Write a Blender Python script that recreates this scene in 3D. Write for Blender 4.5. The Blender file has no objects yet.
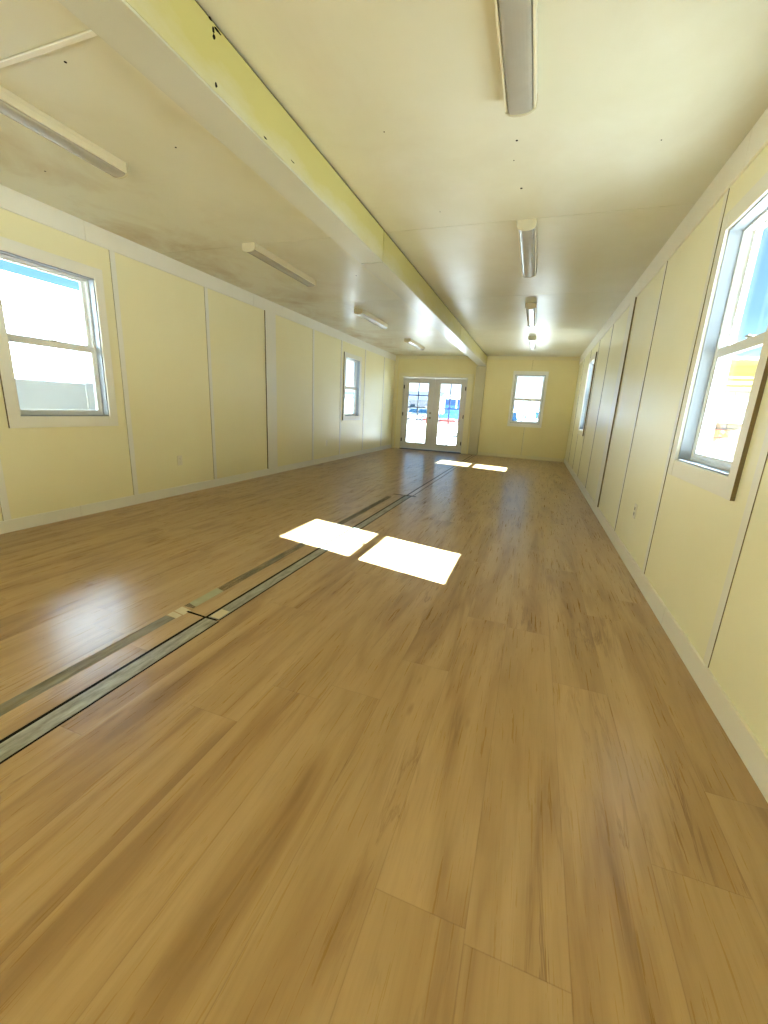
import bpy, bmesh, math, random
from mathutils import Vector, Matrix
random.seed(4)
C = bpy.context.scene.collection
sc = bpy.context.scene

# ------------------------------------------------------------------ dimensions (metres)
H = 2.66                      # ceiling
XR, XL = 0.872, -4.04         # inner faces of the long walls
D, Y0 = 11.968, -7.4          # far wall, near wall (behind the camera)
CAM_H = 1.167
WT = 0.15                     # wall thickness
GZ = -0.35                    # outside ground level

# ------------------------------------------------------------------ materials
def srgb(r, g, b):
    f = lambda c: (c/255/12.92) if c/255 <= 0.04045 else ((c/255+0.055)/1.055)**2.4
    return (f(r), f(g), f(b), 1)

def mat(name, col, rough=0.5, metal=0.0, spec=0.5):
    m = bpy.data.materials.new(name); m.use_nodes = True
    b = m.node_tree.nodes['Principled BSDF']
    b.inputs['Base Color'].default_value = col
    b.inputs['Roughness'].default_value = rough
    b.inputs['Metallic'].default_value = metal
    b.inputs['Specular IOR Level'].default_value = spec
    return m

class NT:
    def __init__(s, m): s.t = m.node_tree; s.n = s.t.nodes; s.l = s.t.links
    def new(s, typ, **kw):
        n = s.n.new(typ)
        for k, v in kw.items(): setattr(n, k, v)
        return n
    def link(s, a, b): s.l.new(a, b)
    def math(s, op, a, b=None, c=None, clamp=False):
        n = s.new('ShaderNodeMath', operation=op, use_clamp=clamp)
        for i, v in enumerate((a, b, c)):
            if v is None: continue
            if isinstance(v, (int, float)): n.inputs[i].default_value = v
            else: s.link(v, n.inputs[i])
        return n.outputs[0]
    def pos(s):
        return s.new('ShaderNodeTexCoord').outputs['Object']
    def sep(s, v):
        n = s.new('ShaderNodeSeparateXYZ'); s.link(v, n.inputs[0]); return n.outputs
    def comb(s, x, y, z):
        n = s.new('ShaderNodeCombineXYZ')
        for i, v in enumerate((x, y, z)):
            if isinstance(v, (int, float)): n.inputs[i].default_value = v
            else: s.link(v, n.inputs[i])
        return n.outputs[0]
    def noise(s, v, scale, detail=3, rough=0.5, dist=0.0):
        n = s.new('ShaderNodeTexNoise'); s.link(v, n.inputs['Vector'])
        n.inputs['Scale'].default_value = scale; n.inputs['Detail'].default_value = detail
        n.inputs['Roughness'].default_value = rough; n.inputs['Distortion'].default_value = dist
        return n.outputs['Fac']
    def white(s, v):
        n = s.new('ShaderNodeTexWhiteNoise', noise_dimensions='3D'); s.link(v, n.inputs['Vector'])
        return n.outputs['Value']
    def ramp(s, f, stops, interp='LINEAR'):
        n = s.new('ShaderNodeValToRGB'); s.link(f, n.inputs[0]); cr = n.color_ramp; cr.interpolation = interp
        while len(cr.elements) < len(stops): cr.elements.new(0.5)
        for e, (p, c) in zip(cr.elements, stops):
            e.position = p; e.color = c if len(c) == 4 else (*c, 1)
        return n.outputs[0]
    def mix(s, f, a, b, blend='MIX'):
        n = s.new('ShaderNodeMix', data_type='RGBA', blend_type=blend)
        if isinstance(f, (int, float)): n.inputs[0].default_value = f
        else: s.link(f, n.inputs[0])
        for i, v in ((6, a), (7, b)):
            if isinstance(v, tuple): n.inputs[i].default_value = v
            else: s.link(v, n.inputs[i])
        return n.outputs[2]
    def bump(s, h, strength, dist=0.002):
        n = s.new('ShaderNodeBump'); n.inputs['Strength'].default_value = strength
        n.inputs['Distance'].default_value = dist; s.link(h, n.inputs['Height'])
        s.link(n.outputs[0], s.n['Principled BSDF'].inputs['Normal'])
    def base(s, c): s.link(c, s.n['Principled BSDF'].inputs['Base Color'])
    def rough(s, c): s.link(c, s.n['Principled BSDF'].inputs['Roughness'])

def scaled(T, v, sx, sy, sz):
    n = T.new('ShaderNodeMapping'); T.link(v, n.inputs[0]); n.inputs['Scale'].default_value = (sx, sy, sz)
    return n.outputs[0]

def painted(name, c1, c2, rough=0.4, spec=0.5, scale=1.3, bump=0.15):
    """roller-painted board: two close tones of the paint in large soft clouds, fine roller texture"""
    m = mat(name, c1, rough, 0, spec); T = NT(m); p = T.pos()
    f = T.noise(p, scale, 4, 0.55)
    f = T.math('MULTIPLY_ADD', f, 2.2, -0.6, clamp=True)
    T.base(T.mix(f, c1, c2))
    T.rough(T.math('MULTIPLY_ADD', T.noise(p, 2.1, 3), 0.16, rough-0.08))
    T.bump(T.noise(p, 160, 2), bump, 0.001)
    return m

WALL = painted('cream_wall_paint', srgb(234, 229, 193), srgb(231, 224, 184), 0.34)
FARW = painted('yellow_wall_paint', srgb(226, 216, 164), srgb(221, 209, 152), 0.45)
TRIM = painted('offwhite_trim_paint', srgb(231, 230, 220), srgb(226, 224, 212), 0.38)
RTRIM = painted('cream_trim_paint', srgb(231, 228, 214), srgb(224, 219, 200), 0.38)
FARTRIM = painted('yellow_trim_paint', srgb(224, 216, 178), srgb(218, 209, 168), 0.42)
BROWN = painted('brown_board', srgb(118, 102, 68), srgb(98, 84, 54), 0.7, 0.2, 9)  # brown for backing boards and for near edges of battens and casings
DARK = mat('dark_gap', srgb(22, 19, 15), 0.9, 0, 0.1)
VINYL = painted('white_window_vinyl', srgb(228, 230, 228), srgb(222, 224, 220), 0.3)
DOORM = painted('grey_white_door_paint', srgb(205, 202, 196), srgb(198, 195, 188), 0.35)
DARKM = mat('dark_bronze_metal', srgb(50, 44, 38), 0.35, 0.9)
NICKEL = mat('brushed_nickel', srgb(150, 142, 125), 0.3, 1.0)
PLATE = mat('ivory_plastic', srgb(226, 220, 200), 0.35)
PLATEG = mat('grey_plastic', srgb(170, 166, 150), 0.4)
GRILLE = mat('grey_muntin_bar', srgb(110, 114, 128), 0.4)
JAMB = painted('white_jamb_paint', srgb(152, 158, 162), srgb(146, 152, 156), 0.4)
SLOT = mat('socket_slot', srgb(35, 30, 26), 0.6)

# ceiling: glossy painted panels with soft brownish water stains
CEIL = mat('ceiling_panel_paint', srgb(214, 207, 180), 0.33, 0, 0.32)
T = NT(CEIL); p = T.pos(); s_ = T.sep(p)
cl = T.math('MULTIPLY_ADD', T.noise(p, 0.9, 5, 0.6), 2.4, -0.7, clamp=True)
base = T.mix(cl, srgb(213, 211, 194), srgb(205, 203, 178))
st = T.noise(scaled(T, p, 1.0, 0.75, 1), 1.7, 6, 0.62, 0.6)
st = T.math('MULTIPLY_ADD', st, 3.6, -1.6, clamp=True)
leftm = T.math('MULTIPLY_ADD', s_[0], -0.8, -2.0, clamp=True)    # old roof leak ran down the left eave
st = T.math('MULTIPLY', st, T.math('MULTIPLY_ADD', leftm, 0.75, 0.15))
T.base(T.mix(st, base, srgb(172, 148, 102)))
T.rough(T.math('MULTIPLY_ADD', T.noise(p, 1.4, 3), 0.2, 0.26))
T.bump(T.noise(p, 120, 2), 0.15, 0.001)

# beam cover: yellow paint worn back to grey primer towards its lower edge
BEAMS = mat('beam_side_paint', srgb(200, 190, 90), 0.5)
T = NT(BEAMS); p = T.pos(); s_ = T.sep(p)
n1 = T.noise(scaled(T, p, 1, 0.8, 2), 2.6, 5, 0.6)
e = T.math('MULTIPLY_ADD', s_[2], 5.5, -13.15)
f = T.math('ADD', T.math('MULTIPLY_ADD', n1, 2.0, -1.0), T.math('ADD', e, 0.25), clamp=True)
T.base(T.mix(f, srgb(204, 202, 182), srgb(194, 186, 120)))
BEAMB = painted('beam_bottom_paint', srgb(196, 196, 182), srgb(190, 190, 172), 0.33)
POST = painted('post_cover_paint', srgb(196, 189, 156), srgb(186, 179, 144), 0.45)

# vinyl plank floor: boards along y
FLOOR = mat('vinyl_plank_floor', srgb(190, 150, 90), 0.35)
T = NT(FLOOR); p = T.pos(); s_ = T.sep(p)
PW, PL = 0.226, 1.52
xi = T.math('FLOOR', T.math('DIVIDE', s_[0], PW))
rowr = T.white(T.comb(xi, 3.7, 0))
yy = T.math('ADD', T.math('DIVIDE', s_[1], PL), rowr)
yi = T.math('FLOOR', yy)
cell = T.comb(xi, yi, 0)
r1 = T.white(cell)
r2 = T.white(T.comb(xi, yi, 5.3))
fx = T.math('FRACT', T.math('DIVIDE', s_[0], PW)); fy = T.math('FRACT', yy)
ex = T.math('MULTIPLY', T.math('MINIMUM', fx, T.math('SUBTRACT', 1.0, fx)), PW)
ey = T.math('MULTIPLY', T.math('MINIMUM', fy, T.math('SUBTRACT', 1.0, fy)), PL)
edge = T.math('MINIMUM', ex, ey)
seam = T.math('SUBTRACT', 1.0, T.math('DIVIDE', edge, 0.0022), clamp=True)
off = T.comb(T.math('MULTIPLY', r1, 31), T.math('MULTIPLY', r2, 47), 0)
va = T.new('ShaderNodeVectorMath', operation='ADD'); T.link(p, va.inputs[0]); T.link(off, va.inputs[1]); pp = va.outputs[0]
streak = T.noise(scaled(T, pp, 6.0, 0.7, 1), 1.0, 3.5, 0.5, 1.6)         # wide cathedral figure
fine = T.noise(scaled(T, pp, 95, 3.2, 1), 1.0, 4, 0.65, 0.3)              # pores
patch = T.noise(scaled(T, pp, 3.0, 1.6, 1), 1.0, 3, 0.5)
kn = T.new('ShaderNodeTexVoronoi'); T.link(scaled(T, pp, 5.5, 1.5, 1), kn.inputs['Vector']); kn.inputs['Scale'].default_value = 1.0
knot = T.math('SUBTRACT', 1.0, T.math('DIVIDE', kn.outputs['Distance'], 0.08), clamp=True)
g = T.ramp(T.math('MULTIPLY_ADD', r1, 0.05, T.math('SUBTRACT', streak, 0.02)),
           [(0.28, srgb(124, 92, 54)), (0.40, srgb(152, 119, 76)), (0.50, srgb(168, 137, 92)), (0.66, srgb(180, 150, 107))])
g = T.mix(T.math('MULTIPLY_ADD', patch, 0.9, -0.2, clamp=True), g, srgb(168, 137, 91))
g = T.mix(T.math('MULTIPLY', T.math('MULTIPLY_ADD', fine, 2.2, -1.1, clamp=True), 0.4), g, srgb(122, 90, 50))
vein = T.noise(scaled(T, pp, 13, 0.9, 1), 1.0, 5, 0.62, 1.6)
vein = T.math('SUBTRACT', 1.0, T.math('MULTIPLY', T.math('ABSOLUTE', T.math('SUBTRACT', vein, 0.56)), 26), clamp=True)
vein = T.math('MULTIPLY', vein, T.math('MULTIPLY_ADD', T.noise(scaled(T, pp, 4, 1.1, 1), 1.0, 2), 4.0, -2.0, clamp=True))
g = T.mix(T.math('MULTIPLY', vein, 0.8), g, srgb(104, 70, 36))
g = T.mix(T.math('MULTIPLY', knot, 0.7), g, srgb(110, 70, 36))
hs = T.new('ShaderNodeHueSaturation'); T.link(g, hs.inputs['Color'])
T.link(T.math('MULTIPLY_ADD', r2, 0.05, 0.96), hs.inputs['Value']); hs.inputs['Saturation'].default_value = 1.0
T.base(T.mix(T.math('MULTIPLY', seam, 0.35), hs.outputs[0], srgb(104, 76, 46)))
T.rough(T.math('MULTIPLY_ADD', fine, 0.14, 0.22))
hgt = T.math('SUBTRACT', T.math('MULTIPLY', fine, 0.25), seam)
T.bump(hgt, 0.25, 0.0012)

STRIP = mat('scuffed_grey_metal_strip', srgb(140, 138, 124), 0.45, 0.0)
T = NT(STRIP); p = T.pos()
T.base(T.ramp(T.noise(scaled(T, p, 14, 3, 1), 2.4, 6, 0.7), [(0.35, srgb(112, 108, 92)), (0.5, srgb(142, 140, 126)), (0.66, srgb(168, 166, 152))]))
T.bump(T.noise(p, 240, 3), 0.25, 0.001)
TAPE = mat('worn_grey_adhesive', srgb(132, 124, 104), 0.6)
T = NT(TAPE); p = T.pos()
T.base(T.ramp(T.noise(scaled(T, p, 12, 2, 1), 2, 5, 0.7), [(0.35, srgb(126, 116, 88)), (0.65, srgb(150, 145, 126))]))
tr = T.new('ShaderNodeBsdfTransparent'); mx = T.new('ShaderNodeMixShader')
hole = T.math('MULTIPLY_ADD', T.noise(scaled(T, p, 22, 2.5, 1), 1.3, 5, 0.7), 3.2, -1.4, clamp=True)
T.link(T.math('MULTIPLY_ADD', hole, 0.5, 0.12), mx.inputs[0])
T.link(T.n['Principled BSDF'].outputs[0], mx.inputs[1]); T.link(tr.outputs[0], mx.inputs[2])
T.link(mx.outputs[0], T.n['Material Output'].inputs[0])
TAPE2 = TAPE.copy(); TAPE2.name = 'fainter_adhesive'
for n in TAPE2.node_tree.nodes:
    if n.type == 'MATH' and n.operation == 'MULTIPLY_ADD' and abs(n.inputs[2].default_value-0.12) < 1e-4: n.inputs[2].default_value = 0.42
PALETAPE = painted('pale_masking_tape', srgb(208, 198, 166), srgb(196, 184, 148), 0.5, 0.4, 14)
GREENTAPE = painted('faded_green_grey_tape', srgb(168, 168, 138), srgb(150, 150, 120), 0.5, 0.4, 14)

# window glass: thin pane, clear through and mirror by Fresnel
GLASS = bpy.data.materials.new('window_glass'); GLASS.use_nodes = True
T = NT(GLASS); T.n.remove(T.n['Principled BSDF'])
tr = T.new('ShaderNodeBsdfTransparent'); tr.inputs[0].default_value = (0.93, 0.96, 0.955, 1)
gl = T.new('ShaderNodeBsdfGlossy'); gl.inputs['Roughness'].default_value = 0.02
fr = T.new('ShaderNodeLayerWeight'); fr.inputs['Blend'].default_value = 0.5
frv = T.math('MULTIPLY_ADD', T.math('POWER', fr.outputs['Facing'], 5.0), 0.7, 0.03)
mx = T.new('ShaderNodeMixShader'); T.link(frv, mx.inputs[0]); T.link(tr.outputs[0], mx.inputs[1]); T.link(gl.outputs[0], mx.inputs[2])
T.link(mx.outputs[0], T.n['Material Output'].inputs[0])

LENS = painted('grey_acrylic_lens', srgb(166, 162, 152), srgb(158, 154, 144), 0.22, 0.6, 6, 0.05)
T = NT(LENS)
HOUS = painted('fixture_white_enamel', srgb(222, 216, 192), srgb(214, 207, 182), 0.3)
CAP = painted('fixture_end_cap', srgb(196, 188, 160), srgb(188, 180, 150), 0.4)

# exterior
GROUND = mat('pale_gravel_ground', srgb(200, 186, 165), 0.9, 0, 0.2)
T = NT(GROUND); p = T.pos()
T.base(T.mix(T.noise(p, 0.35, 5, 0.6), srgb(204, 197, 186), srgb(186, 178, 166)))
T.bump(T.noise(p, 18, 4), 0.4, 0.02)
WHITEP = painted('white_trailer_paint', srgb(240, 240, 236), srgb(235, 234, 228), 0.6, 0.3)
BOLTM = mat('rusty_bolt', srgb(120, 96, 70), 0.7)
ROOFM = painted('grey_metal_roof', srgb(56, 61, 74), srgb(48, 54, 66), 0.6, 0.3)
BLUEM = painted('blue_sheet_metal', srgb(26, 66, 130), srgb(22, 58, 120), 0.5)
TANM = painted('tan_lap_siding', srgb(160, 140, 76), srgb(150, 131, 68), 0.6, 0.3)
CREAMB = mat('cream_block', srgb(222, 206, 172), 0.8)
T = NT(CREAMB); p = T.pos()
br = T.new('ShaderNodeTexBrick'); 
mp = T.new('ShaderNodeMapping'); mp.inputs['Rotation'].default_value = (math.radians(90), 0, 0); T.link(p, mp.inputs[0]); T.link(mp.outputs[0], br.inputs[0])
br.inputs['Scale'].default_value = 1.0; br.inputs['Brick Width'].default_value = 0.5; br.inputs['Row Height'].default_value = 0.22
br.inputs['Mortar Size'].default_value = 0.012
br.inputs['Color1'].default_value = srgb(126, 114, 84); br.inputs['Color2'].default_value = srgb(114, 102, 74); br.inputs['Mortar'].default_value = srgb(70, 62, 48)
T.base(br.outputs[0])
ORANGEM = mat('orange_plastic', srgb(226, 96, 44), 0.5)
REDM = mat('red_plastic', srgb(140, 62, 56), 0.5)
WHITEM = mat('white_gloss_paint', srgb(236, 238, 240), 0.25)
CARGL = mat('dark_car_glass', srgb(20, 40, 56), 0.15, 0, 0.05)
TYRE = mat('black_rubber', srgb(24, 24, 25), 0.8)
HUB = mat('grey_wheel_hub', srgb(150, 152, 155), 0.35, 0.8)
REDL = mat('red_light_lens', srgb(170, 24, 20), 0.3)
CLEARL = mat('pale_light_lens', srgb(225, 228, 230), 0.15)
GREYM = painted('pale_grey_siding', srgb(112, 114, 122), srgb(104, 106, 114), 0.6)
HILLM = painted('hazy_hill', srgb(62, 72, 88), srgb(54, 64, 78), 0.9, 0.1, 0.05)
POLEM = mat('weathered_pole', srgb(96, 88, 78), 0.8)

# ------------------------------------------------------------------ mesh helpers
def quad_box(bm, pts, mi=0, edge=None):
    """pts: 8 corners ordered (x0,y0,z0),(x1,y0,z0),(x1,y1,z0),(x0,y1,z0) then z1"""
    v = [bm.verts.new(p) for p in pts]
    F = {'z0': (0, 3, 2, 1), 'z1': (4, 5, 6, 7), 'y0': (0, 1, 5, 4), 'x1': (1, 2, 6, 5), 'y1': (2, 3, 7, 6), 'x0': (3, 0, 4, 7)}
    for k, ix in F.items():
        f = bm.faces.new([v[i] for i in ix]); f.material_index = (edge or {}).get(k, mi)

def box(bm, x0, x1, y0, y1, z0, z1, mi=0, edge=None, T=None):
    pts = [(x, y, z) for z in (z0, z1) for x, y in ((x0, y0), (x1, y0), (x1, y1), (x0, y1))]
    if T: pts = [T(*p) for p in pts]
    quad_box(bm, pts, mi, edge)

def cyl(bm, a, b, r, r2=None, seg=16, mi=0):
    a, b = Vector(a), Vector(b); r2 = r if r2 is None else r2
    d = (b-a).normalized(); u = d.orthogonal().normalized(); w = d.cross(u)
    A = []; B = []
    for i in range(seg):
        t = 2*math.pi*i/seg; o = u*math.cos(t)+w*math.sin(t)
        A.append(bm.verts.new(a+o*r)); B.append(bm.verts.new(b+o*r2))
    for i in range(seg):
        j = (i+1) % seg
        f = bm.faces.new((A[i], A[j], B[j], B[i])); f.material_index = mi; f.smooth = True
    for L in (A[::-1], B):
        f = bm.faces.new(L); f.material_index = mi

def prism(bm, outline, ext, mi=0):
    """outline: list of 3D points, ext: extrusion vector"""
    a = [bm.verts.new(p) for p in outline]; e = Vector(ext)
    b = [bm.verts.new(Vector(p)+e) for p in outline]; n = len(a)
    bm.faces.new(a[::-1]).material_index = mi; bm.faces.new(b).material_index = mi
    for i in range(n):
        j = (i+1) % n
        bm.faces.new((a[i], a[j], b[j], b[i])).material_index = mi

def obj(name, bm, mats, parent=None, bevel=0.0, seg=2):
    bmesh.ops.recalc_face_normals(bm, faces=bm.faces[:])
    me = bpy.data.meshes.new(name); bm.to_mesh(me); bm.free()
    for m in (mats if isinstance(mats, (list, tuple)) else [mats]): me.materials.append(m)
    o = bpy.data.objects.new(name, me); C.objects.link(o)
    if parent is not None:
        o.parent = parent; o.matrix_parent_inverse = Matrix.Translation(-Vector(parent.location))
    if bevel:
        b = o.modifiers.new('bevel', 'BEVEL'); b.width = bevel; b.segments = seg; b.limit_method = 'ANGLE'
    return o

def empty(name, loc):
    o = bpy.data.objects.new(name, None); C.objects.link(o); o.location = loc; o.empty_display_size = 0.2
    return o
def tag(o, label=None, cat=None, group=None, kind=None):
    if label: o['label'] = label
    if cat: o['category'] = cat
    if group: o['group'] = group
    if kind: o['kind'] = kind
    return o
def copy_tree(o, parent=None):
    c = o.copy(); C.objects.link(c)
    if parent is not None: c.parent = parent; c.matrix_parent_inverse = o.matrix_parent_inverse.copy()
    for ch in list(o.children): copy_tree(ch, c)
    return c

# wall-local frames: (u along wall, v outward from the inner face, z)
def TRr(u, v, z): return (XR+v, u, z)
def TLl(u, v, z): return (XL-v, u, z)
def TF(u, v, z): return (u, D+v, z)
def TN(u, v, z): return (u, Y0-v, z)

# ------------------------------------------------------------------ walls
GAP = 0.004
def wall(name, Tm, u0, u1, seams, opens, m, label):
    bm = bmesh.new()
    cuts = [u0]+sorted(seams)+[u1]
    for a, b in zip(cuts[:-1], cuts[1:]):
        a2 = a+(GAP/2 if a != u0 else 0); b2 = b-(GAP/2 if b != u1 else 0)
        ops = sorted([o for o in opens if o[0] < b2 and o[1] > a2])
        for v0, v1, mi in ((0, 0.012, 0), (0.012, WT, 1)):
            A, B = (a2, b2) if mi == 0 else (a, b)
            x = A
            for o in ops:
                p, q = max(o[0], A), min(o[1], B)
                if p > x: box(bm, x, p, v0, v1, 0, H+0.1, mi, T=Tm)
                if o[2] > 0: box(bm, p, q, v0, v1, 0, o[2], mi, T=Tm)
                box(bm, p, q, v0, v1, o[3], H+0.1, mi, T=Tm)
                x = q
            if B > x: box(bm, x, B, v0, v1, 0, H+0.1, mi, T=Tm)
    o = obj(name, bm, [m, BROWN]); tag(o, label, 'wall', kind='structure'); return o

WZ0, WZ1 = 0.95, 2.20
opR = [(2.262, 3.052, 0.94, 2.215), (8.555, 9.36, 0.94, 2.215), (-7.15, -5.55, 0.06, 2.3), (-5.45, -3.85, 0.06, 2.3), (-3.75, -2.15, 0.06, 2.3)]  # last three are unseen openings added to let in sunlight
opL = [(2.262, 3.045, WZ0, WZ1), (8.565, 9.36, WZ0, WZ1), (-3.95, -3.15, WZ0, WZ1)]
DX0, DX1, DZ = -3.765, -1.90, 2.095
opF = [(DX0, DX1, 0, DZ), (-0.65, 0.112, WZ0, WZ1)]
opN = [(-4.0, -2.2, 0.06, 2.25), (-1.3, 0.5, 0.06, 2.25)]  # unseen openings added so daylight enters from behind
seamR = [0.82, 2.019, 3.202, 4.397, 5.539, 6.993, 8.31, 9.50, 10.75]
seamL = [-5.3, -4.1, -2.9, -1.6, -0.4, 0.82, 2.02, 3.226, 4.452, 5.673, 7.137, 8.338, 9.662, 11.011]
wall('wall_right', TRr, Y0, D, seamR, opR, WALL, 'long cream panelled wall with windows on the right')
wall('wall_left', TLl, Y0, D, seamL, opL, WALL, 'long cream panelled wall with windows on the left')
wall('wall_far', TF, XL-WT, XR+WT, [-0.255], opF, FARW, 'yellow end wall holding the double doors and one window')
wall('wall_near', TN, XL-WT, XR+WT, [], opN, FARW, 'yellow end wall behind the viewpoint')

# floor, ceiling, roof
bm = bmesh.new(); box(bm, XL-WT, XR+WT, Y0-WT, D+WT, -0.12, 0)
tag(obj('floor', bm, FLOOR), 'honey brown wood plank floor running to the doors', 'floor', kind='structure')
cs = [Y0-WT, -5.05, -2.83, -0.61, 1.607, 3.825, 6.034, 8.272, 10.50, D+WT]
bm = bmesh.new()
for a, b in zip(cs[:-1], cs[1:]):
    box(bm, XL-WT, XR+WT, a+0.003, b-0.003, H, H+0.012, 0)
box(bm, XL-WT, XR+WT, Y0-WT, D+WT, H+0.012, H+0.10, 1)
ceil = tag(obj('ceiling', bm, [CEIL, BROWN]), 'glossy cream panelled ceiling with brownish stains', 'ceiling', kind='structure')
for x, y, r in [(-0.30, 2.81, .011), (-0.292, 3.34, .014), (-0.325, 3.0, .006), (-2.28, 1.70, .011), (-3.46, 2.34, .010), (-2.30, 2.36, .010),
                (-1.0, 2.55, .006), (0.32, 1.9, .006), (0.45, 3.0, .006), (-0.9, 3.55, .006), (-2.2, 4.9, .012)]:
    bm = bmesh.new(); cyl(bm, (x, y, H-0.0015), (x, y, H+0.004), r*0.6, seg=12); obj('screw_hole', bm, DARK, ceil)
bm = bmesh.new(); box(bm, XL-0.20, XR+0.20, Y0-0.2, D+0.2, H+0.18, H+0.29)
box(bm, XL-WT, XR+WT, Y0-WT, D+WT, H+0.10, H+0.18)
tag(obj('roof_slab', bm, WHITEP), 'flat overhanging roof above the room', 'roof', kind='structure')

# ------------------------------------------------------------------ trims
tn = [0]
def trim(bm, m, label, bevel=0.0015, name=None):
    tn[0] += 1
    o = obj(name or 'trim_%d' % tn[0], bm, m, bevel=bevel, seg=1)
    return tag(o, label, 'trim', kind='structure')
def sb(Tm, u0, u1, v0, v1, z0, z1, edge=None):
    bm = bmesh.new(); box(bm, u0, u1, v0, v1, z0, z1, 0, edge, T=Tm); return bm
# crown boards, 18 cm tall
def runs(bounds, Tm, m, z0, z1, t, label, name=None):
    bm = bmesh.new()
    for a, b in zip(bounds[:-1], bounds[1:]): box(bm, a+0.0015, b-0.0015, -t, 0, z0, z1, T=Tm)
    trim(bm, m, label, name=name)
runs([Y0, -1.8, 0.6, 3.0, 5.4, 7.8, 10.2, D], TRr, RTRIM, 2.478, H, 0.016, 'flat pale crown board along the top of the right wall')
runs([Y0, -1.8, 0.6, 3.0, 5.4, 7.8, 10.2, D], TLl, TRIM, 2.50, H, 0.016, 'flat pale crown board along the top of the left wall')
runs([XL, -1.66], TF, FARTRIM, 2.575, H, 0.012, 'thin yellow crown strip above the double doors')
runs([-1.42, XR], TF, FARTRIM, 2.575, H, 0.012, 'thin yellow crown strip above the end window')
runs([Y0, -1.0, 2.64, 6.3, 9.9, D], TRr, RTRIM, 0, 0.113, 0.014, 'off-white baseboard along the right wall', 'baseboard_right')
runs([Y0, -1.0, 2.64, 6.3, 9.9, D], TLl, TRIM, 0, 0.105, 0.014, 'off-white baseboard along the left wall', 'baseboard_left')
runs([-1.42, XR-0.014], TF, FARTRIM, 0, 0.09, 0.012, 'yellow baseboard under the end window', 'baseboard_far')
# thin dark caulk gap where the end wall meets the ceiling
# battens on the far side of every seam; their near edges get a dark brown colour
for side, Tm, seams, m, z0, z1 in (('right', TRr, seamR, RTRIM, 0.113, 2.478), ('left', TLl, seamL, TRIM, 0.105, 2.50)):
    opens = opR if side == 'right' else opL
    for i, y in enumerate(seams):
        wide = abs(y-5.6) < 0.15
        w, t = (0.27, 0.016) if wide else (0.058, 0.004)
        if any(o[0]-0.12 < y+w and o[1]+0.12 > y for o in opens) and y < 0: continue
        if any(o[0]-0.1 < y+w and o[1]+0.1 > y+0.003 for o in opens):
            w = 0.03
            if any(o[0]-0.1 < y+w and o[1]+0.1 > y+0.003 for o in opens): continue
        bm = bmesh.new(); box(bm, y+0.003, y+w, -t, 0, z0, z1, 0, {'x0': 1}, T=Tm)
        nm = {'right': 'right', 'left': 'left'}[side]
        trim(bm, [m, BROWN], ('wide pale joint board on the %s wall halfway down the room' % nm) if wide
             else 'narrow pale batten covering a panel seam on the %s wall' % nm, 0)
# light batten over the near ceiling joint, left of the beam
bm = bmesh.new(); box(bm, XL, -1.64, 1.609, 1.632, H-0.006, H, 0)
trim(bm, TRIM, 'thin pale batten across the ceiling left of the beam', 0)
# vertical batten below the end window
bm = bmesh.new(); box(bm, -0.252, -0.222, -0.005, 0, 0.09, 0.85, T=TF)
trim(bm, FARTRIM, 'thin vertical seam strip below the end window', 0)

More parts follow.
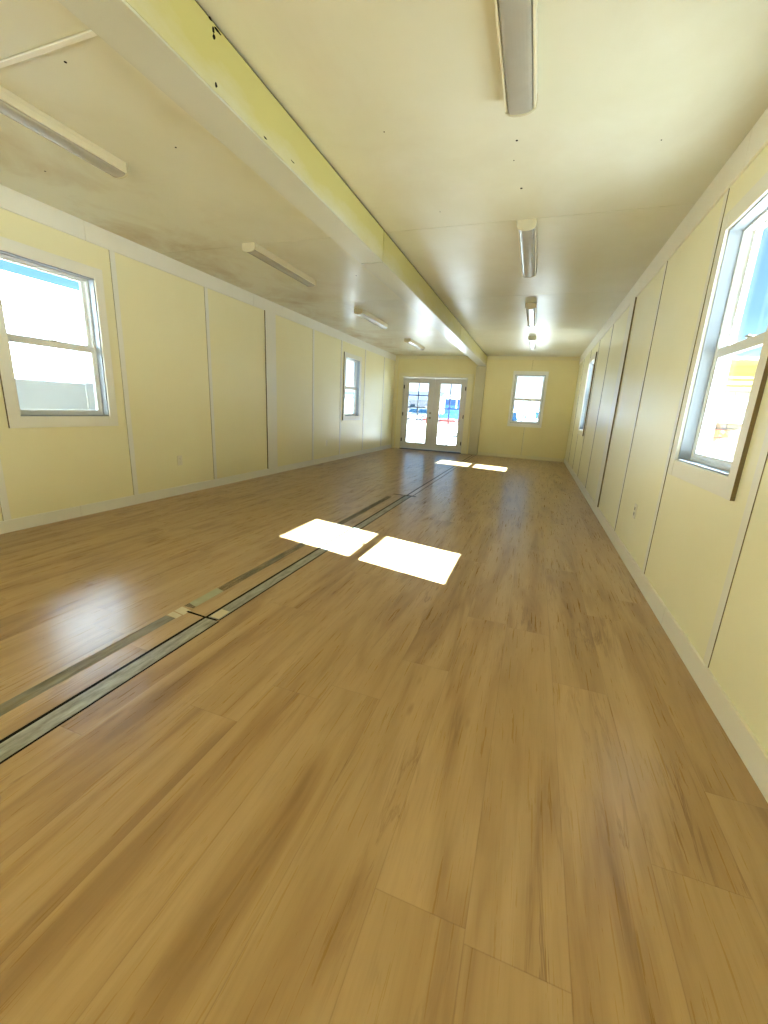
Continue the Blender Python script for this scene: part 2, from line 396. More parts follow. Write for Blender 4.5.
# ------------------------------------------------------------------ windows
wn = [0]
def window(Tm, u0, u1, z0, z1, label, m, cw=(0.075, 0.08), ct=0.02, hung=True, nearbrown=True):
    wn[0] += 1
    cw0, cw1 = cw
    root = empty('window_%d' % wn[0], Tm((u0+u1)/2, 0, z0)); tag(root, label, 'window', kind='structure')
    e = {'x0': 1} if nearbrown else None
    def part(name, bm, m_, par=None, bev=0.0012): return obj(name, bm, m_, par or root, bev, 1)
    t = 0.016
    zt, zb = z1+0.095, z0-0.095
    if hung:
        part('casing_board', sb(Tm, u0-cw0, u0, -ct, 0, zb, zt, e), [m, BROWN], bev=0)
        part('casing_board', sb(Tm, u1, u1+cw1, -ct, 0, zb, zt), m, bev=0)
        part('casing_board', sb(Tm, u0, u1, -ct+0.002, 0, z1, zt), m)
        part('casing_board', sb(Tm, u0, u1, -ct+0.002, 0, zb, z0), m)
    # jamb liner
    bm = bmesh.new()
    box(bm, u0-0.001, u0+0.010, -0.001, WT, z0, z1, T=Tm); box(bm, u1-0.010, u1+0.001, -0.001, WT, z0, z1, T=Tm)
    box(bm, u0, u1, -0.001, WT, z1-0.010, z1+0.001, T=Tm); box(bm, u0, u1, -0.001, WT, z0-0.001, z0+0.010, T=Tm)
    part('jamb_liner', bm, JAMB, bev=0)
    a, b, c, d = u0+0.010, u1-0.010, z0+0.010, z1-0.010
    def ring(a, b, c, d, v0, v1, w, wb=None, wt=None):
        bm = bmesh.new(); wb = wb or w; wt = wt or w
        box(bm, a, a+w, v0, v1, c, d, T=Tm); box(bm, b-w, b, v0, v1, c, d, T=Tm)
        box(bm, a+w, b-w, v0, v1, c, c+wb, T=Tm); box(bm, a+w, b-w, v0, v1, d-wt, d, T=Tm)
        return bm
    part('frame', ring(a, b, c, d, 0.062, 0.138, 0.014), VINYL)
    a += 0.014; b -= 0.014; c += 0.014; d -= 0.014
    if hung:
        zm = 1.575
        low = part('lower_sash', ring(a, b, c, zm+0.018, 0.068, 0.094, 0.030, 0.032, 0.052), VINYL)
        up = part('upper_sash', ring(a, b, zm-0.015, d, 0.104, 0.130, 0.030, 0.048, 0.012), VINYL)
        part('pane', sb(Tm, a+0.028, b-0.028, 0.079, 0.083, c+0.03, zm-0.032), GLASS, low, 0)
        part('pane', sb(Tm, a+0.028, b-0.028, 0.115, 0.119, zm+0.031, d-0.010), GLASS, up, 0)
        bm = bmesh.new(); um = (u0+u1)/2
        box(bm, um-0.03, um+0.03, 0.070, 0.090, zm+0.018, zm+0.026, T=Tm); box(bm, um-0.008, um+0.034, 0.062, 0.074, zm+0.026, zm+0.034, T=Tm)
        part('sash_lock', bm, PLATEG, low)
        for uu in (a-0.004, b-0.002):       # balance tracks beside the sashes
            bm = bmesh.new(); box(bm, uu, uu+0.006, 0.066, 0.070, zm+0.02, d, T=Tm); part('sash_track', bm, PLATEG, bev=0)
        bm = bmesh.new(); box(bm, a+0.1, b-0.1, 0.058, 0.068, c+0.012, c+0.020, T=Tm); part('lift_rail', bm, VINYL, low)
    else:
        s = part('sash', ring(a, b, c, d, 0.08, 0.12, 0.04), VINYL)
        part('pane', sb(Tm, a+0.038, b-0.038, 0.098, 0.102, c+0.038, d-0.038), GLASS, s, 0)
    return root
window(TRr, *opR[0], 'white double-hung window nearest on the right wall, blue sky behind', RTRIM, (0.072, 0.08), 0.018)
window(TLl, *opL[0], 'white double-hung window nearest on the left wall, white building behind', TRIM, (0.09, 0.078), 0.018)
window(TRr, *opR[1], 'narrow-looking double-hung window at the far end of the right wall', RTRIM, (0.09, 0.08), 0.02)
window(TLl, *opL[1], 'narrow-looking double-hung window at the far end of the left wall', TRIM, (0.09, 0.08), 0.02)
window(TF, *opF[1], 'white double-hung window in the yellow end wall beside the post', TRIM, (0.058, 0.062), 0.018, nearbrown=False)
window(TLl, *opL[2], 'double-hung window in the left wall behind the viewpoint', TRIM, (0.09, 0.08), 0.018)
window(TRr, *opR[2], 'glazed panel added for daylight in the right wall behind the viewpoint, rear one', RTRIM, hung=False)  # this and the next four: unseen glazing added to brighten the room
window(TRr, *opR[3], 'glazed panel added for daylight in the right wall behind the viewpoint, middle one', RTRIM, hung=False)
window(TRr, *opR[4], 'glazed panel added for daylight in the right wall behind the viewpoint, front one', RTRIM, hung=False)
window(TN, *opN[0], 'glazed panel added for daylight in the near end wall, left one', RTRIM, hung=False)
window(TN, *opN[1], 'glazed panel added for daylight in the near end wall, right one', RTRIM, hung=False)
# mitred ledge of the sill board of the near right window (it runs past the opening)

# ------------------------------------------------------------------ double doors
# casing
def fb(u0, u1, v0, v1, z0, z1, e=None): return sb(TF, u0, u1, v0, v1, z0, z1, e)
trim(fb(-3.905, DX0-0.002, -0.018, 0, 0, DZ), FARTRIM, 'yellow casing board left of the double doors')
trim(fb(DX1+0.002, -1.745, -0.018, 0, 0, DZ), FARTRIM, 'yellow casing board right of the double doors')
trim(fb(-3.905, -1.745, -0.018, 0, DZ+0.001, 2.19), FARTRIM, 'yellow casing board above the double doors')
trim(fb(XL, -3.955, -0.02, 0, 0, 2.575), FARTRIM, 'yellow corner board where left wall meets the end wall')
bm = bmesh.new()
box(bm, DX0, DX0+0.03, -0.004, WT, 0.02, DZ, T=TF); box(bm, DX1-0.03, DX1, -0.004, WT, 0.02, DZ, T=TF); box(bm, DX0, DX1, -0.004, WT, DZ-0.03, DZ, T=TF)
trim(bm, DOORM, 'grey-white jamb around the double doors')
bm = bmesh.new(); box(bm, DX0, DX1, -0.03, WT, 0.0, 0.022, T=TF)
trim(bm, DARKM, 'dark metal threshold under the double doors')
def leaf(n, a, b, ga, gb, hinge, label, hardware):
    root = empty('door_%d' % n, (a, D+0.02, 0.03)); tag(root, label, 'door', kind='structure')
    v0, v1 = 0.012, 0.056; z0, z1, gz0, gz1 = 0.03, DZ-0.034, 0.215, 1.915
    bm = bmesh.new()
    box(bm, a, ga, v0, v1, z0, z1, T=TF); box(bm, gb, b, v0, v1, z0, z1, T=TF)
    box(bm, ga, gb, v0, v1, z0, gz0, T=TF); box(bm, ga, gb, v0, v1, gz1, z1, T=TF)
    obj('door_panel', bm, DOORM, root, 0.001, 1)
    bm = bmesh.new(); w = 0.018                                  # moulded lite frame
    box(bm, ga-w, ga+0.004, v0-0.008, v0+0.002, gz0-w, gz1+w, T=TF); box(bm, gb-0.004, gb+w, v0-0.008, v0+0.002, gz0-w, gz1+w, T=TF)
    box(bm, ga+0.004, gb-0.004, v0-0.008, v0+0.002, gz0-w, gz0+0.004, T=TF); box(bm, ga+0.004, gb-0.004, v0-0.008, v0+0.002, gz1-0.004, gz1+w, T=TF)
    obj('lite_frame', bm, DOORM, root, 0.003, 2)
    bm = bmesh.new(); box(bm, ga-0.002, gb+0.002, 0.032, 0.036, gz0-0.002, gz1+0.002, T=TF); pane = obj('pane', bm, GLASS, root)
    bm = bmesh.new(); um = (ga+gb)/2; m = 0.015
    box(bm, um-m, um+m, 0.024, 0.044, gz0, gz1, T=TF)
    for k in range(1, 5):
        z = gz0+(gz1-gz0)*k/5
        box(bm, ga, um-m, 0.024, 0.044, z-m, z+m, T=TF); box(bm, um+m, gb, 0.024, 0.044, z-m, z+m, T=TF)
    obj('muntin_grille', bm, GRILLE, root)
    for z in (0.28, 1.03, 1.80):
        bm = bmesh.new(); cyl(bm, (hinge, D-0.006, z-0.05), (hinge, D-0.006, z+0.05), 0.009, seg=10)
        box(bm, hinge-0.02, hinge+0.02, -0.001, 0.010, z-0.05, z+0.05, T=TF)
        obj('hinge', bm, DARKM, root)
    if hardware:
        x = b-0.062
        bm = bmesh.new(); cyl(bm, (x, D+v0, 0.95), (x, D-0.004, 0.95), 0.033, seg=20); cyl(bm, (x, D-0.004, 0.95), (x, D-0.035, 0.95), 0.012)
        cyl(bm, (x, D-0.03, 0.95), (x, D-0.05, 0.95), 0.020, 0.028, 20); cyl(bm, (x, D-0.05, 0.95), (x, D-0.066, 0.95), 0.028, 0.018, 20)
        obj('door_knob', bm, NICKEL, root)
        bm = bmesh.new(); cyl(bm, (x, D+v0, 1.09), (x, D-0.010, 1.09), 0.030, 0.026, 20)
        box(bm, x-0.005, x+0.005, -0.028, -0.008, 1.07, 1.11, T=TF)
        obj('deadbolt', bm, NICKEL, root)
leaf(1, DX0+0.034, -2.838, -3.585, -2.995, DX0+0.030, 'left leaf of the glazed double doors, the one with the knob', True)
leaf(2, -2.832, DX1-0.034, -2.645, -2.065, DX1-0.030, 'right leaf of the glazed double doors, beside the post', False)
bm = bmesh.new(); box(bm, -2.845, -2.812, 0.002, 0.012, 0.03, DZ-0.034, T=TF)
trim(bm, DOORM, 'grey-white astragal strip where the double doors meet')

# ------------------------------------------------------------------ ceiling beam and end post
BX0, BX1, BZ = -1.643, -1.433, 2.413
beam = empty('ceiling_beam', ((BX0+BX1)/2, 0, BZ)); tag(beam, 'long boxed beam under the ceiling with worn yellow paint on its side', 'beam')
bm = bmesh.new(); box(bm, BX0+0.012, BX1-0.012, Y0, D, BZ+0.012, H, 0); obj('beam_core', bm, DARK, beam)
bj = [Y0, -0.23, 3.748, 7.725, 11.955]
for a, b in zip(bj[:-1], bj[1:]):
    g = 0.009
    bm = bmesh.new(); box(bm, BX1-0.012, BX1, a+g, b-g, BZ+0.001, H-0.016); obj('side_board', bm, BEAMS, beam)
    bm = bmesh.new(); box(bm, BX0, BX0+0.012, a+g, b-g, BZ+0.001, H-0.003); obj('side_board', bm, BEAMS, beam)
    bm = bmesh.new(); box(bm, BX0, BX1, a+g, b-g, BZ-0.011, BZ); obj('bottom_board', bm, BEAMB, beam, 0.0015, 1)
# torn spots in the board edge near the first joint
for (y, z, l, h) in ((1.692, 2.646, 0.016, 0.008), (1.708, 2.622, 0.012, 0.016), (1.735, 2.634, 0.028, 0.009), (1.711, 2.600, 0.012, 0.016), (1.711, 2.437, 0.010, 0.014), (2.3, 2.45, 0.03, 0.004), (2.05, 2.430, 0.02, 0.006)):
    bm = bmesh.new(); pts = []
    for k in range(9):
        t = 2*math.pi*k/9; r = random.uniform(0.5, 1.0); pts.append((BX1, y+l*r*math.cos(t)/1.2, z+h*r*math.sin(t)/1.2))
    prism(bm, pts, (0.0012, 0, 0)); obj('paint_chip', bm, DARK, beam)
post = empty('wall_post', (-1.555, D-0.05, 0)); tag(post, 'olive-grey boxed post under the beam end, beside the double doors', 'post')
bm = bmesh.new(); box(bm, -1.655, -1.442, D-0.085, D, 0, BZ-0.016); obj('post_core', bm, DARK, post)
bm = bmesh.new(); box(bm, -1.685, -1.432, D-0.10, D-0.086, 0.004, BZ-0.020); obj('front_board', bm, POST, post, 0.001, 1)
bm = bmesh.new(); box(bm, -1.441, -1.430, D-0.085, D-0.006, 0.004, BZ-0.020); obj('side_board', bm, POST, post)
bm = bmesh.new(); box(bm, -1.687, -1.676, D-0.085, D-0.020, 0.004, BZ-0.020); obj('side_board', bm, POST, post)

# ------------------------------------------------------------------ ceiling light fixtures
def make_fixture():
    root = empty('ceiling_light', (0, 0, H))
    L, W = 1.22, 0.142
    bm = bmesh.new()
    box(bm, -W/2, W/2, 0.012, L-0.012, H-0.024, H-0.001)
    box(bm, -W/2, -W/2+0.011, 0.012, L-0.012, H-0.060, H-0.024); box(bm, W/2-0.011, W/2, 0.012, L-0.012, H-0.060, H-0.024)
    obj('housing', bm, HOUS, root, 0.002, 1)
    bm = bmesh.new()
    pr = [(-W/2+0.012, H-0.026)]
    for k in range(0, 13):
        t = math.pi*k/12; pr.append((-(W/2-0.013)*math.cos(t)*(1 if k not in (0, 12) else 1), H-0.052-0.024*math.sin(t)**0.6))
    pr.append((W/2-0.012, H-0.026))
    prism(bm, [(x, 0.013, z) for x, z in pr], (0, L-0.026, 0))
    lens = obj('lens', bm, LENS, root)
    for y in (0, L-0.013):
        bm = bmesh.new()
        pc = [(-W/2-0.002, H-0.001), (-W/2-0.002, H-0.058)]+[(-(W/2-0.006)*math.cos(math.pi*k/10), H-0.058-0.022*math.sin(math.pi*k/10)) for k in range(1, 10)]+[(W/2+0.002, H-0.058), (W/2+0.002, H-0.001)]
        prism(bm, [(x, y, z) for x, z in pc], (0, 0.013, 0)); obj('end_cap', bm, CAP, root, 0.001, 1)
    return root
fx0 = make_fixture()
rowlab = ['overhead at the top edge of the photo', 'second from the viewpoint', 'third from the viewpoint', 'nearest the end wall']
first = True
for side, xx, ys in (('right', -0.262, (1.26, 3.82, 6.43, 8.97)), ('left', -2.845, (1.20, 3.76, 6.45, 9.15))):
    for i, y in enumerate(ys):
        o = fx0 if first else copy_tree(fx0); first = False
        o.location = (xx, y, H)
        w = {'right': ['long grey ceiling light cut by the top edge, right of the beam', 'grey ceiling light right of the beam, second from the viewpoint',
                       'grey ceiling light right of the beam, third from the viewpoint', 'smallest grey ceiling light right of the beam, nearest the end wall'],
             'left': ['long pale ceiling light left of the beam, cut by the left edge', 'pale ceiling light left of the beam, second from the viewpoint',
                      'pale ceiling light left of the beam, third from the viewpoint', 'smallest pale ceiling light left of the beam, nearest the double doors']}[side][i]
        tag(o, w, 'ceiling light', 'wraparound ceiling lights')

# ------------------------------------------------------------------ outlets and switch
def outlet(Tm, u, z, label, tall=0.118, switch=False):
    r = empty('light_switch' if switch else 'wall_outlet', Tm(u, -0.004, z)); tag(r, label, 'switch' if switch else 'outlet')
    bm = bmesh.new(); box(bm, u-0.036, u+0.036, -0.006, 0, z-tall/2, z+tall/2, T=Tm); obj('cover_plate', bm, PLATE, r, 0.0015, 2)
    if switch:
        bm = bmesh.new(); box(bm, u-0.006, u+0.006, -0.016, -0.005, z-0.012, z+0.012, T=Tm); obj('toggle', bm, PLATE, r)
    else:
        for dz in (-0.022, 0.022):
            bm = bmesh.new(); box(bm, u-0.017, u+0.017, -0.008, -0.005, z+dz-0.014, z+dz+0.014, T=Tm); s = obj('socket', bm, PLATE if Tm is TLl else PLATEG, r, 0.003, 2)
            bm = bmesh.new()
            box(bm, u-0.009, u-0.006, -0.0086, -0.0078, z+dz-0.004, z+dz+0.007, T=Tm); box(bm, u+0.006, u+0.009, -0.0086, -0.0078, z+dz-0.004, z+dz+0.007, T=Tm)
            cyl(bm, Tm(u, -0.0086, z+dz-0.009), Tm(u, -0.0078, z+dz-0.009), 0.003, seg=8); obj('slot', bm, PLATEG if Tm is TLl else SLOT, s)
outlet(TLl, 3.89, 0.42, 'pale outlet low on the left wall, right of the near window')
outlet(TLl, 7.74, 0.40, 'pale outlet low on the left wall, just before the far left window')
outlet(TRr, 3.80, 0.445, 'pale outlet low on the right wall with a dark slot')
outlet(TLl, 11.2, 1.22, 'small switch plate on the left wall near the double doors', switch=True)

# ------------------------------------------------------------------ floor joint strips and tape
def strip(y0, y1, x0, x1, m, label, ga=0.019, gb=0.008):
    r = empty('floor_joint_strip', ((x0+x1)/2, y0, 0)); tag(r, label, 'floor strip', 'joint strips in the floor')
    bm = bmesh.new(); box(bm, x0-ga, x1+gb, y0, y1, 0, 0.0008); obj('dark_gap', bm, DARK, r)
    bm = bmesh.new(); box(bm, x0, x1, y0+0.004, y1-0.004, 0.0008, 0.0032); obj('cover_strip', bm, m, r, 0.0008, 1)
strip(Y0+0.3, 1.604, -1.560, -1.477, STRIP, 'grey metal floor joint strip with dark edges, nearest length')
strip(1.612, 5.37, -1.556, -1.484, STRIP, 'grey floor joint strip between the tape patch and the cross cut')
strip(5.40, D-0.11, -1.540, -1.470, FLOOR, 'wood-toned floor joint strip running to the post by the doors')
bm = bmesh.new(); box(bm, -1.776, -1.706, Y0+0.3, 1.535, 0, 0.0006); tag(obj('adhesive_strip', bm, TAPE), 'faded grey adhesive band beside the nearest joint strip', 'tape')
bm = bmesh.new(); box(bm, -1.772, -1.704, 1.66, 5.2, 0, 0.0006); tag(obj('adhesive_strip', bm, TAPE2), 'faded grey adhesive band beyond the pale tape patches', 'tape')
bm = bmesh.new(); quad_box(bm, [(-1.704, 1.612, 0), (-1.49, 1.598, 0), (-1.49, 1.606, 0), (-1.704, 1.622, 0), (-1.704, 1.612, 0.0036), (-1.49, 1.598, 0.0036), (-1.49, 1.606, 0.0036), (-1.704, 1.622, 0.0036)])
tag(obj('floor_cut', bm, DARK), 'short dark cut across the floor at the pale tape', 'gap')
bm = bmesh.new(); quad_box(bm, [(-1.74, 5.378, 0), (-1.41, 5.378, 0), (-1.41, 5.392, 0), (-1.74, 5.392, 0), (-1.74, 5.378, 0.003), (-1.41, 5.378, 0.003), (-1.41, 5.392, 0.003), (-1.74, 5.392, 0.003)])
tag(obj('floor_cut', bm, DARK), 'short dark cut across the floor halfway to the doors', 'gap')
for (x0, x1, y0, y1, sk, m, z, lb) in ((-1.775, -1.700, 1.545, 1.585, 0.012, PALETAPE, 0, 'pale tape scrap on the floor, nearest of the two beside the joint strip'),
                                (-1.775, -1.695, 1.594, 1.650, 0.015, PALETAPE, 0, 'pale tape scrap on the floor at the end of the dark cut'),
                                (-1.550, -1.490, 1.625, 1.715, 0.005, PALETAPE, 0.0032, 'pale tape scrap stuck on the metal joint strip'),
                                (-1.772, -1.704, 1.70, 1.93, 0.02, GREENTAPE, 0.0006, 'greenish-grey tape piece on the adhesive band')):
    bm = bmesh.new(); t = 0.0006
    quad_box(bm, [(x0, y0, z), (x1, y0-sk, z), (x1, y1-sk, z), (x0, y1, z), (x0, y0, z+t), (x1, y0-sk, z+t), (x1, y1-sk, z+t), (x0, y1, z+t)])
    tag(obj('tape_piece', bm, m), lb, 'tape')

# ------------------------------------------------------------------ outside
bm = bmesh.new(); box(bm, -160, 120, -90, 220, GZ-0.3, GZ)
tag(obj('ground', bm, GROUND), 'pale sunlit gravel yard outside the windows', 'ground', kind='structure')
# skirt/foundation under the room
bm = bmesh.new(); box(bm, XL-WT+0.02, XR+WT-0.02, Y0-WT+0.02, D+WT-0.02, GZ, -0.12)
tag(obj('foundation', bm, WHITEP), 'skirting under the raised floor outside', 'foundation', kind='structure')
# white neighbour on the left
nb = empty('site_trailer', (-8.0, 0, GZ)); tag(nb, 'plain white trailer close outside the near left window', 'trailer')
bm = bmesh.new(); box(bm, -9.3, -6.52, -6.0, 4.86, GZ, 2.58); obj('wall_panel', bm, WHITEP, nb)
bm = bmesh.new(); box(bm, -6.52, -6.50, 4.585, 4.87, GZ, 2.60); box(bm, -6.52, -6.50, -6.0, 4.585, 2.40, 2.60); obj('trim_board', bm, WHITEP, nb, 0.003, 1)
bm = bmesh.new(); box(bm, -9.3, -6.52, -6.0, 4.86, 2.58, 2.60); obj('roof', bm, WHITEP, nb)
for y in (4.11, 2.2):
    bm = bmesh.new(); cyl(bm, (-6.50, y, 2.50), (-6.482, y, 2.50), 0.016, seg=8); obj('bolt', bm, BOLTM, nb)
# tan building to the right
tb = empty('tan_shed', (6, 13, GZ)); tag(tb, 'tan and cream shed seen through the lower right window', 'shed')
bm = bmesh.new(); box(bm, 3.4, 9.0, 12.0, 15.0, GZ, 1.95); obj('block_wall', bm, CREAMB, tb)
bm = bmesh.new()
for k in range(5): 
    z = 1.95+k*0.135
    quad_box(bm, [(3.36, 11.955, z), (9.04, 11.955, z), (9.04, 15.04, z), (3.36, 15.04, z), (3.36, 11.985, z+0.135), (9.04, 11.985, z+0.135), (9.04, 15.0, z+0.135), (3.36, 15.0, z+0.135)])
obj('siding_band', bm, TANM, tb)
bm = bmesh.new(); box(bm, 3.25, 9.1, 11.85, 15.1, 2.625, 2.68); obj('roof', bm, WHITEP, tb)
ac = empty('air_conditioner', (4.2, 11.6, 1.2)); tag(ac, 'white boxy air conditioner on the cream shed wall', 'air conditioner')
bm = bmesh.new(); box(bm, 3.75, 4.65, 11.55, 11.998, 1.22, 1.75); obj('case', bm, WHITEM, ac, 0.02)
for k in range(5):
    bm = bmesh.new(); z = 1.30+k*0.085; box(bm, 3.82, 4.58, 11.535, 11.55, z, z+0.02); obj('louver', bm, PLATEG, ac)
bm = bmesh.new(); box(bm, 3.85, 4.25, 11.72, 11.998, 0.90, 1.06); tag(obj('orange_box', bm, ORANGEM, bevel=0.01), 'small orange box on the cream shed wall', 'box')

# vehicles
def make_car(name, loc, rz, body, kind, label):
    r = empty(name, (0, 0, 0)); tag(r, label, 'car', 'vehicles parked outside')
    W = 0.92
    if kind == 'suv': prof = [(-2.3, .35), (-2.32, .95), (-2.2, 1.05), (-2.05, 1.68), (-1.8, 1.78), (0.4, 1.76), (1.05, 1.12), (2.15, 1.0), (2.35, .75), (2.35, .35)]
    else: prof = [(-2.8, .45), (-2.8, 1.15), (-0.75, 1.15), (-0.70, 1.80), (-0.5, 1.88), (0.75, 1.86), (1.35, 1.28), (2.55, 1.18), (2.75, .9), (2.75, .45)]
    bm = bmesh.new(); prism(bm, [(x, -W, z) for x, z in prof], (0, 2*W, 0))
    for v in bm.verts:
        if v.co.z > 1.3: v.co.y *= 0.84
    obj('body', bm, body, r, 0.05, 3)
    if kind == 'suv':
        wins = [[(-1.98, 1.12), (-1.85, 1.62), (-0.75, 1.64), (-0.75, 1.12)], [(-0.68, 1.12), (-0.68, 1.64), (0.35, 1.64), (0.85, 1.12)]]; ws = ((0.42, 1.70), (1.0, 1.16)); tail = ((-2.06, 1.64), (-2.19, 1.12)); ax = (-1.45, 1.5); wr = .37
    else:
        wins = [[(-0.60, 1.30), (-0.60, 1.76), (0.05, 1.76), (0.05, 1.30)], [(0.12, 1.30), (0.12, 1.76), (0.68, 1.76), (1.12, 1.30)]]; ws = ((0.77, 1.80), (1.30, 1.32)); tail = ((-0.705, 1.76), (-0.755, 1.30)); ax = (-1.85, 1.75); wr = .42
    for s in (-1, 1):
        for w in wins:
            bm = bmesh.new()
            prism(bm, [(x, s*(W*(1-.16*max(0, (z-1.15)/.6))+0.012), z) for x, z in w], (0, -s*0.03, 0)); obj('side_window', bm, CARGL, r)
        for x in ax:
            bm = bmesh.new(); cyl(bm, (x, s*(W+0.02), wr), (x, s*(W-0.22), wr), wr, seg=24); t = obj('wheel', bm, TYRE, r)
            bm = bmesh.new(); cyl(bm, (x, s*(W+0.03), wr), (x, s*(W-0.02), wr), wr*0.6, seg=18); obj('hub', bm, HUB, t)
        f = prof[-2][0]
        bm = bmesh.new(); box(bm, f-0.10, f+0.02, s*0.72-0.16, s*0.72+0.16, .72, .90); obj('headlight', bm, CLEARL, r, 0.02)
        bm = bmesh.new(); b0 = prof[0][0]; box(bm, b0-0.03, b0+0.06, s*0.80-0.09, s*0.80+0.09, .80, 1.02); obj('tail_light', bm, REDL, r, 0.01)
    for (a, b), nm in ((ws, 'windshield'), (tail, 'rear_window')):
        bm = bmesh.new(); sx = 1 if nm == 'windshield' else -1
        pts = [(a[0]+sx*.012, -0.68, a[1]), (a[0]+sx*.012, 0.68, a[1]), (b[0]+sx*.02, 0.78, b[1]), (b[0]+sx*.02, -0.78, b[1])]
        prism(bm, pts, (sx*0.02, 0, 0.01)); obj(nm, bm, CARGL, r)
    bm = bmesh.new(); f = prof[-1][0]; box(bm, f-0.02, f+0.03, -0.5, 0.5, .5, .72); obj('grille', bm, TYRE, r, 0.01)
    r.location = loc; r.rotation_euler = (0, 0, rz)
    return r
make_car('parked_suv', (-1.72, 27.0, GZ), math.radians(90), WHITEM, 'suv', 'white SUV outside, at the left side of the end window')
make_car('pickup_truck', (0.25, 33.0, GZ), math.radians(-68), WHITEM, 'pickup', 'white pickup outside, at the right side of the end window')
make_car('parked_suv', (-15.6, 56, GZ), math.radians(175), HUB, 'suv', 'silver SUV outside, seen low in the left door glass')
make_car('pickup_truck', (-10.2, 55, GZ), math.radians(5), BLUEM, 'pickup', 'blue pickup outside, seen low in the right door glass')
# far buildings
def house(name, x0, x1, y0, y1, zt, ridge, wm, rm, label, doors=()):
    r = empty(name, ((x0+x1)/2, y0, GZ)); tag(r, label, 'building')
    bm = bmesh.new(); box(bm, x0, x1, y0, y1, GZ, zt); obj('wall_shell', bm, wm, r)
    bm = bmesh.new(); ym = (y0+y1)/2
    prism(bm, [(x0-.3, y0-.4, zt), (x0-.3, ym, ridge), (x0-.3, y1+.4, zt)], (x1-x0+.6, 0, 0)); obj('roof', bm, rm, r)
    for (a, b, c, d, m, nm) in doors:
        bm = bmesh.new(); box(bm, a, b, y0-0.06, y0, c, d); obj(nm, bm, m, r, 0.02)
    return r
house('grey_roof_house', -22, -13.6, 60, 68, 2.55, 3.95, GREYM, ROOFM, 'pale house with a grey roof, seen in the left door glass',
      [(-17.6, -16.9, 0.8, 1.9, CARGL, 'window_opening'), (-15.3, -14.4, GZ, 1.7, WHITEM, 'entry_door'), (-20.5, -19.6, 0.8, 1.9, CARGL, 'window_opening')])
house('blue_front_garage', -13.3, -8.6, 60, 67, 3.1, 3.5, WHITEP, WHITEP, 'white garage with a blue front, seen in the right door glass',
      [(-12.4, -10.9, 0.3, 2.85, BLUEM, 'garage_door'), (-10.7, -9.2, 0.3, 2.85, BLUEM, 'garage_door')])
for i, (x, y) in enumerate(((-12.0, 50), (-9.9, 50), (-7.8, 50))):
    bm = bmesh.new()
    prism(bm, [(x-.9, y-.3, GZ), (x-.9, y-.26, GZ+.2), (x-.9, y-.1, GZ+.45), (x-.9, y-.08, GZ+.66), (x-.9, y+.08, GZ+.66), (x-.9, y+.1, GZ+.45), (x-.9, y+.26, GZ+.2), (x-.9, y+.3, GZ)], (1.8, 0, 0))
    tag(obj('road_barrier', bm, REDM, bevel=0.02), ['leftmost', 'middle', 'rightmost'][i]+' of the three red road barriers outside the doors', 'barrier', 'red road barriers')
def barrel(x, y, label):
    r = empty('traffic_barrel', (x, y, GZ)); tag(r, label, 'barrel', 'orange traffic barrels')
    bm = bmesh.new(); cyl(bm, (x, y, GZ), (x, y, GZ+.08), .34, .32, 20); obj('rubber_base', bm, TYRE, r)
    bm = bmesh.new()
    for k in range(4): cyl(bm, (x, y, GZ+.08+k*.25), (x, y, GZ+.33+k*.25), .29-k*.025, .275-k*.025, 20)
    obj('drum', bm, REDM, r)
    for k in (1, 3):
        bm = bmesh.new(); cyl(bm, (x, y, GZ+.13+k*.25), (x, y, GZ+.27+k*.25), .293-k*.025, .285-k*.025, 20)
        obj('white_band', bm, WHITEM, r)
barrel(-9.75, 22.2, 'red and white traffic barrel outside the far left window, nearer one')
barrel(-10.6, 22.6, 'red and white traffic barrel outside the far left window, farther one')
house('long_white_shed', -30, -21, 44, 50, 2.0, 2.5, WHITEP, GREYM, 'long white shed outside, seen through the far left window')
# utility pole and hills on the horizon
up = empty('utility_pole', (-0.9, 60, GZ)); tag(up, 'thin wooden utility pole outside, in the end window', 'pole')
bm = bmesh.new(); cyl(bm, (-0.9, 60, GZ), (-0.9, 60, 5.2), 0.12, 0.09, 12); obj('mast', bm, POLEM, up)
bm = bmesh.new(); box(bm, -1.6, -0.2, 59.94, 60.06, 4.7, 4.82); obj('crossarm', bm, POLEM, up)
bm = bmesh.new(); rows = []
for i in range(61):
    x = -150+i*4.5; hgt = 2.2+2.4*math.sin(i*0.31)**2+1.5*math.sin(i*0.83+1)
    rows.append([bm.verts.new((x, 150, GZ)), bm.verts.new((x, 175, GZ+max(1.5, hgt+2))), bm.verts.new((x, 205, GZ))])
for a, b in zip(rows[:-1], rows[1:]):
    for k in (0, 1): bm.faces.new((a[k], b[k], b[k+1], a[k+1])).smooth = True
tag(obj('distant_hills', bm, HILLM), 'low hazy hills along the horizon', 'hills', kind='structure')

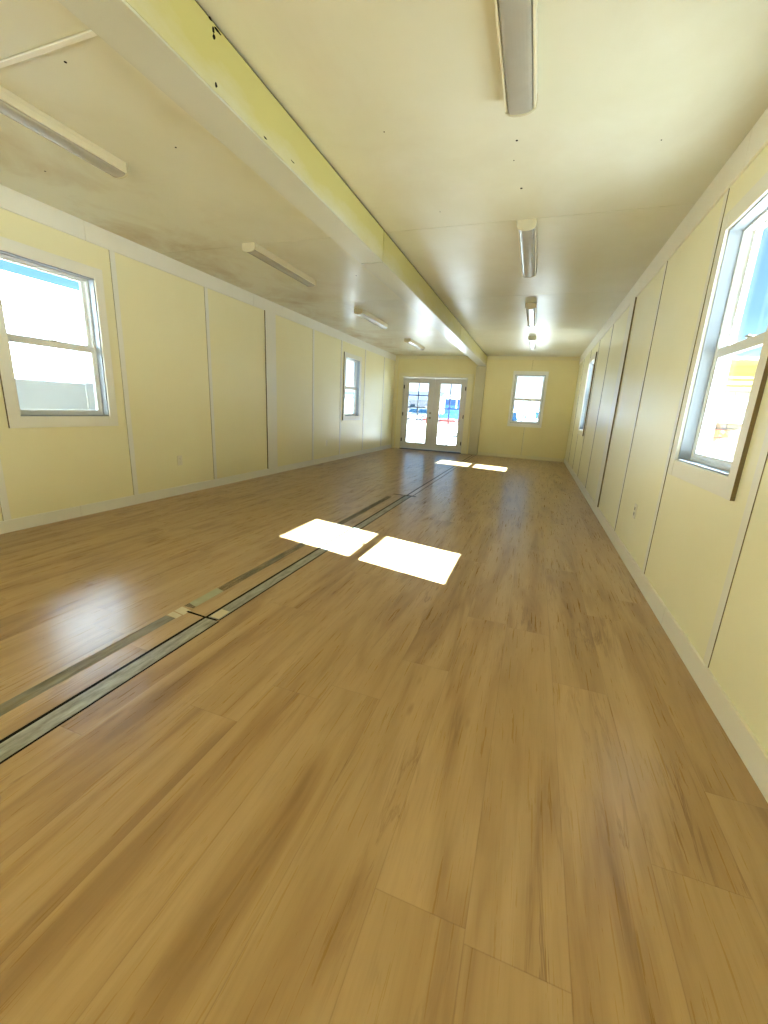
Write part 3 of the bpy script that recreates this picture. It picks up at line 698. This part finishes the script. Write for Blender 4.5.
# ------------------------------------------------------------------ light
sun = bpy.data.lights.new('sun', 'SUN'); sun.energy = 52; sun.angle = math.radians(0.45); sun.color = (0.80, 0.98, 1.20)
so = bpy.data.objects.new('sun', sun); C.objects.link(so)
so.rotation_euler = Vector((-1.39, 0.32, -1.0)).to_track_quat('-Z', 'Y').to_euler(); so.location = (20, -5, 18)
w = bpy.data.worlds.new('sky'); sc.world = w; w.use_nodes = True
T = NT(w); bg = T.n['Background']
tc = T.new('ShaderNodeTexCoord'); s_ = T.sep(tc.outputs['Generated'])
col = T.ramp(s_[2], [(0.0, (1.9, 2.2, 2.5)), (0.05, (1.3, 1.8, 2.4)), (0.12, (0.60, 1.05, 1.60)), (0.19, (0.26, 0.58, 0.95)), (0.32, (0.20, 0.46, 0.80)), (1.0, (0.10, 0.26, 0.62))])
T.link(col, bg.inputs[0]); bg.inputs[1].default_value = 0.55

# ------------------------------------------------------------------ camera (solved from the photograph's lines)
R = [[0.9392284838273737, 0.33970551789114306, 0.04949763915221844],
     [0.12883835256747075, -0.2151654101927824, -0.9680415926830168],
     [-0.3181988907507898, 0.9155894316618568, -0.24585658127063625]]
cam = bpy.data.cameras.new('camera'); co = bpy.data.objects.new('camera', cam); C.objects.link(co)
r, d, f = (Vector(v) for v in R)
M = Matrix((r, -d, -f)).transposed().to_4x4(); M.translation = Vector((0, 0, CAM_H)); co.matrix_world = M
cam.sensor_fit = 'HORIZONTAL'; cam.sensor_width = 36; cam.lens = 409.4/768*36; cam.clip_start = 0.02; cam.clip_end = 600
sc.camera = co
sc.view_settings.view_transform = 'Standard'; sc.view_settings.look = 'None'; sc.view_settings.gamma = 1; sc.view_settings.use_curve_mapping = False
sc.view_settings.exposure = 1.55
sc.cycles.use_denoising = True
sc.cycles.max_bounces = 16; sc.cycles.diffuse_bounces = 10; sc.cycles.glossy_bounces = 6; sc.cycles.transparent_max_bounces = 16
sc.cycles.sample_clamp_indirect = 6; sc.cycles.caustics_reflective = False; sc.cycles.caustics_refractive = False
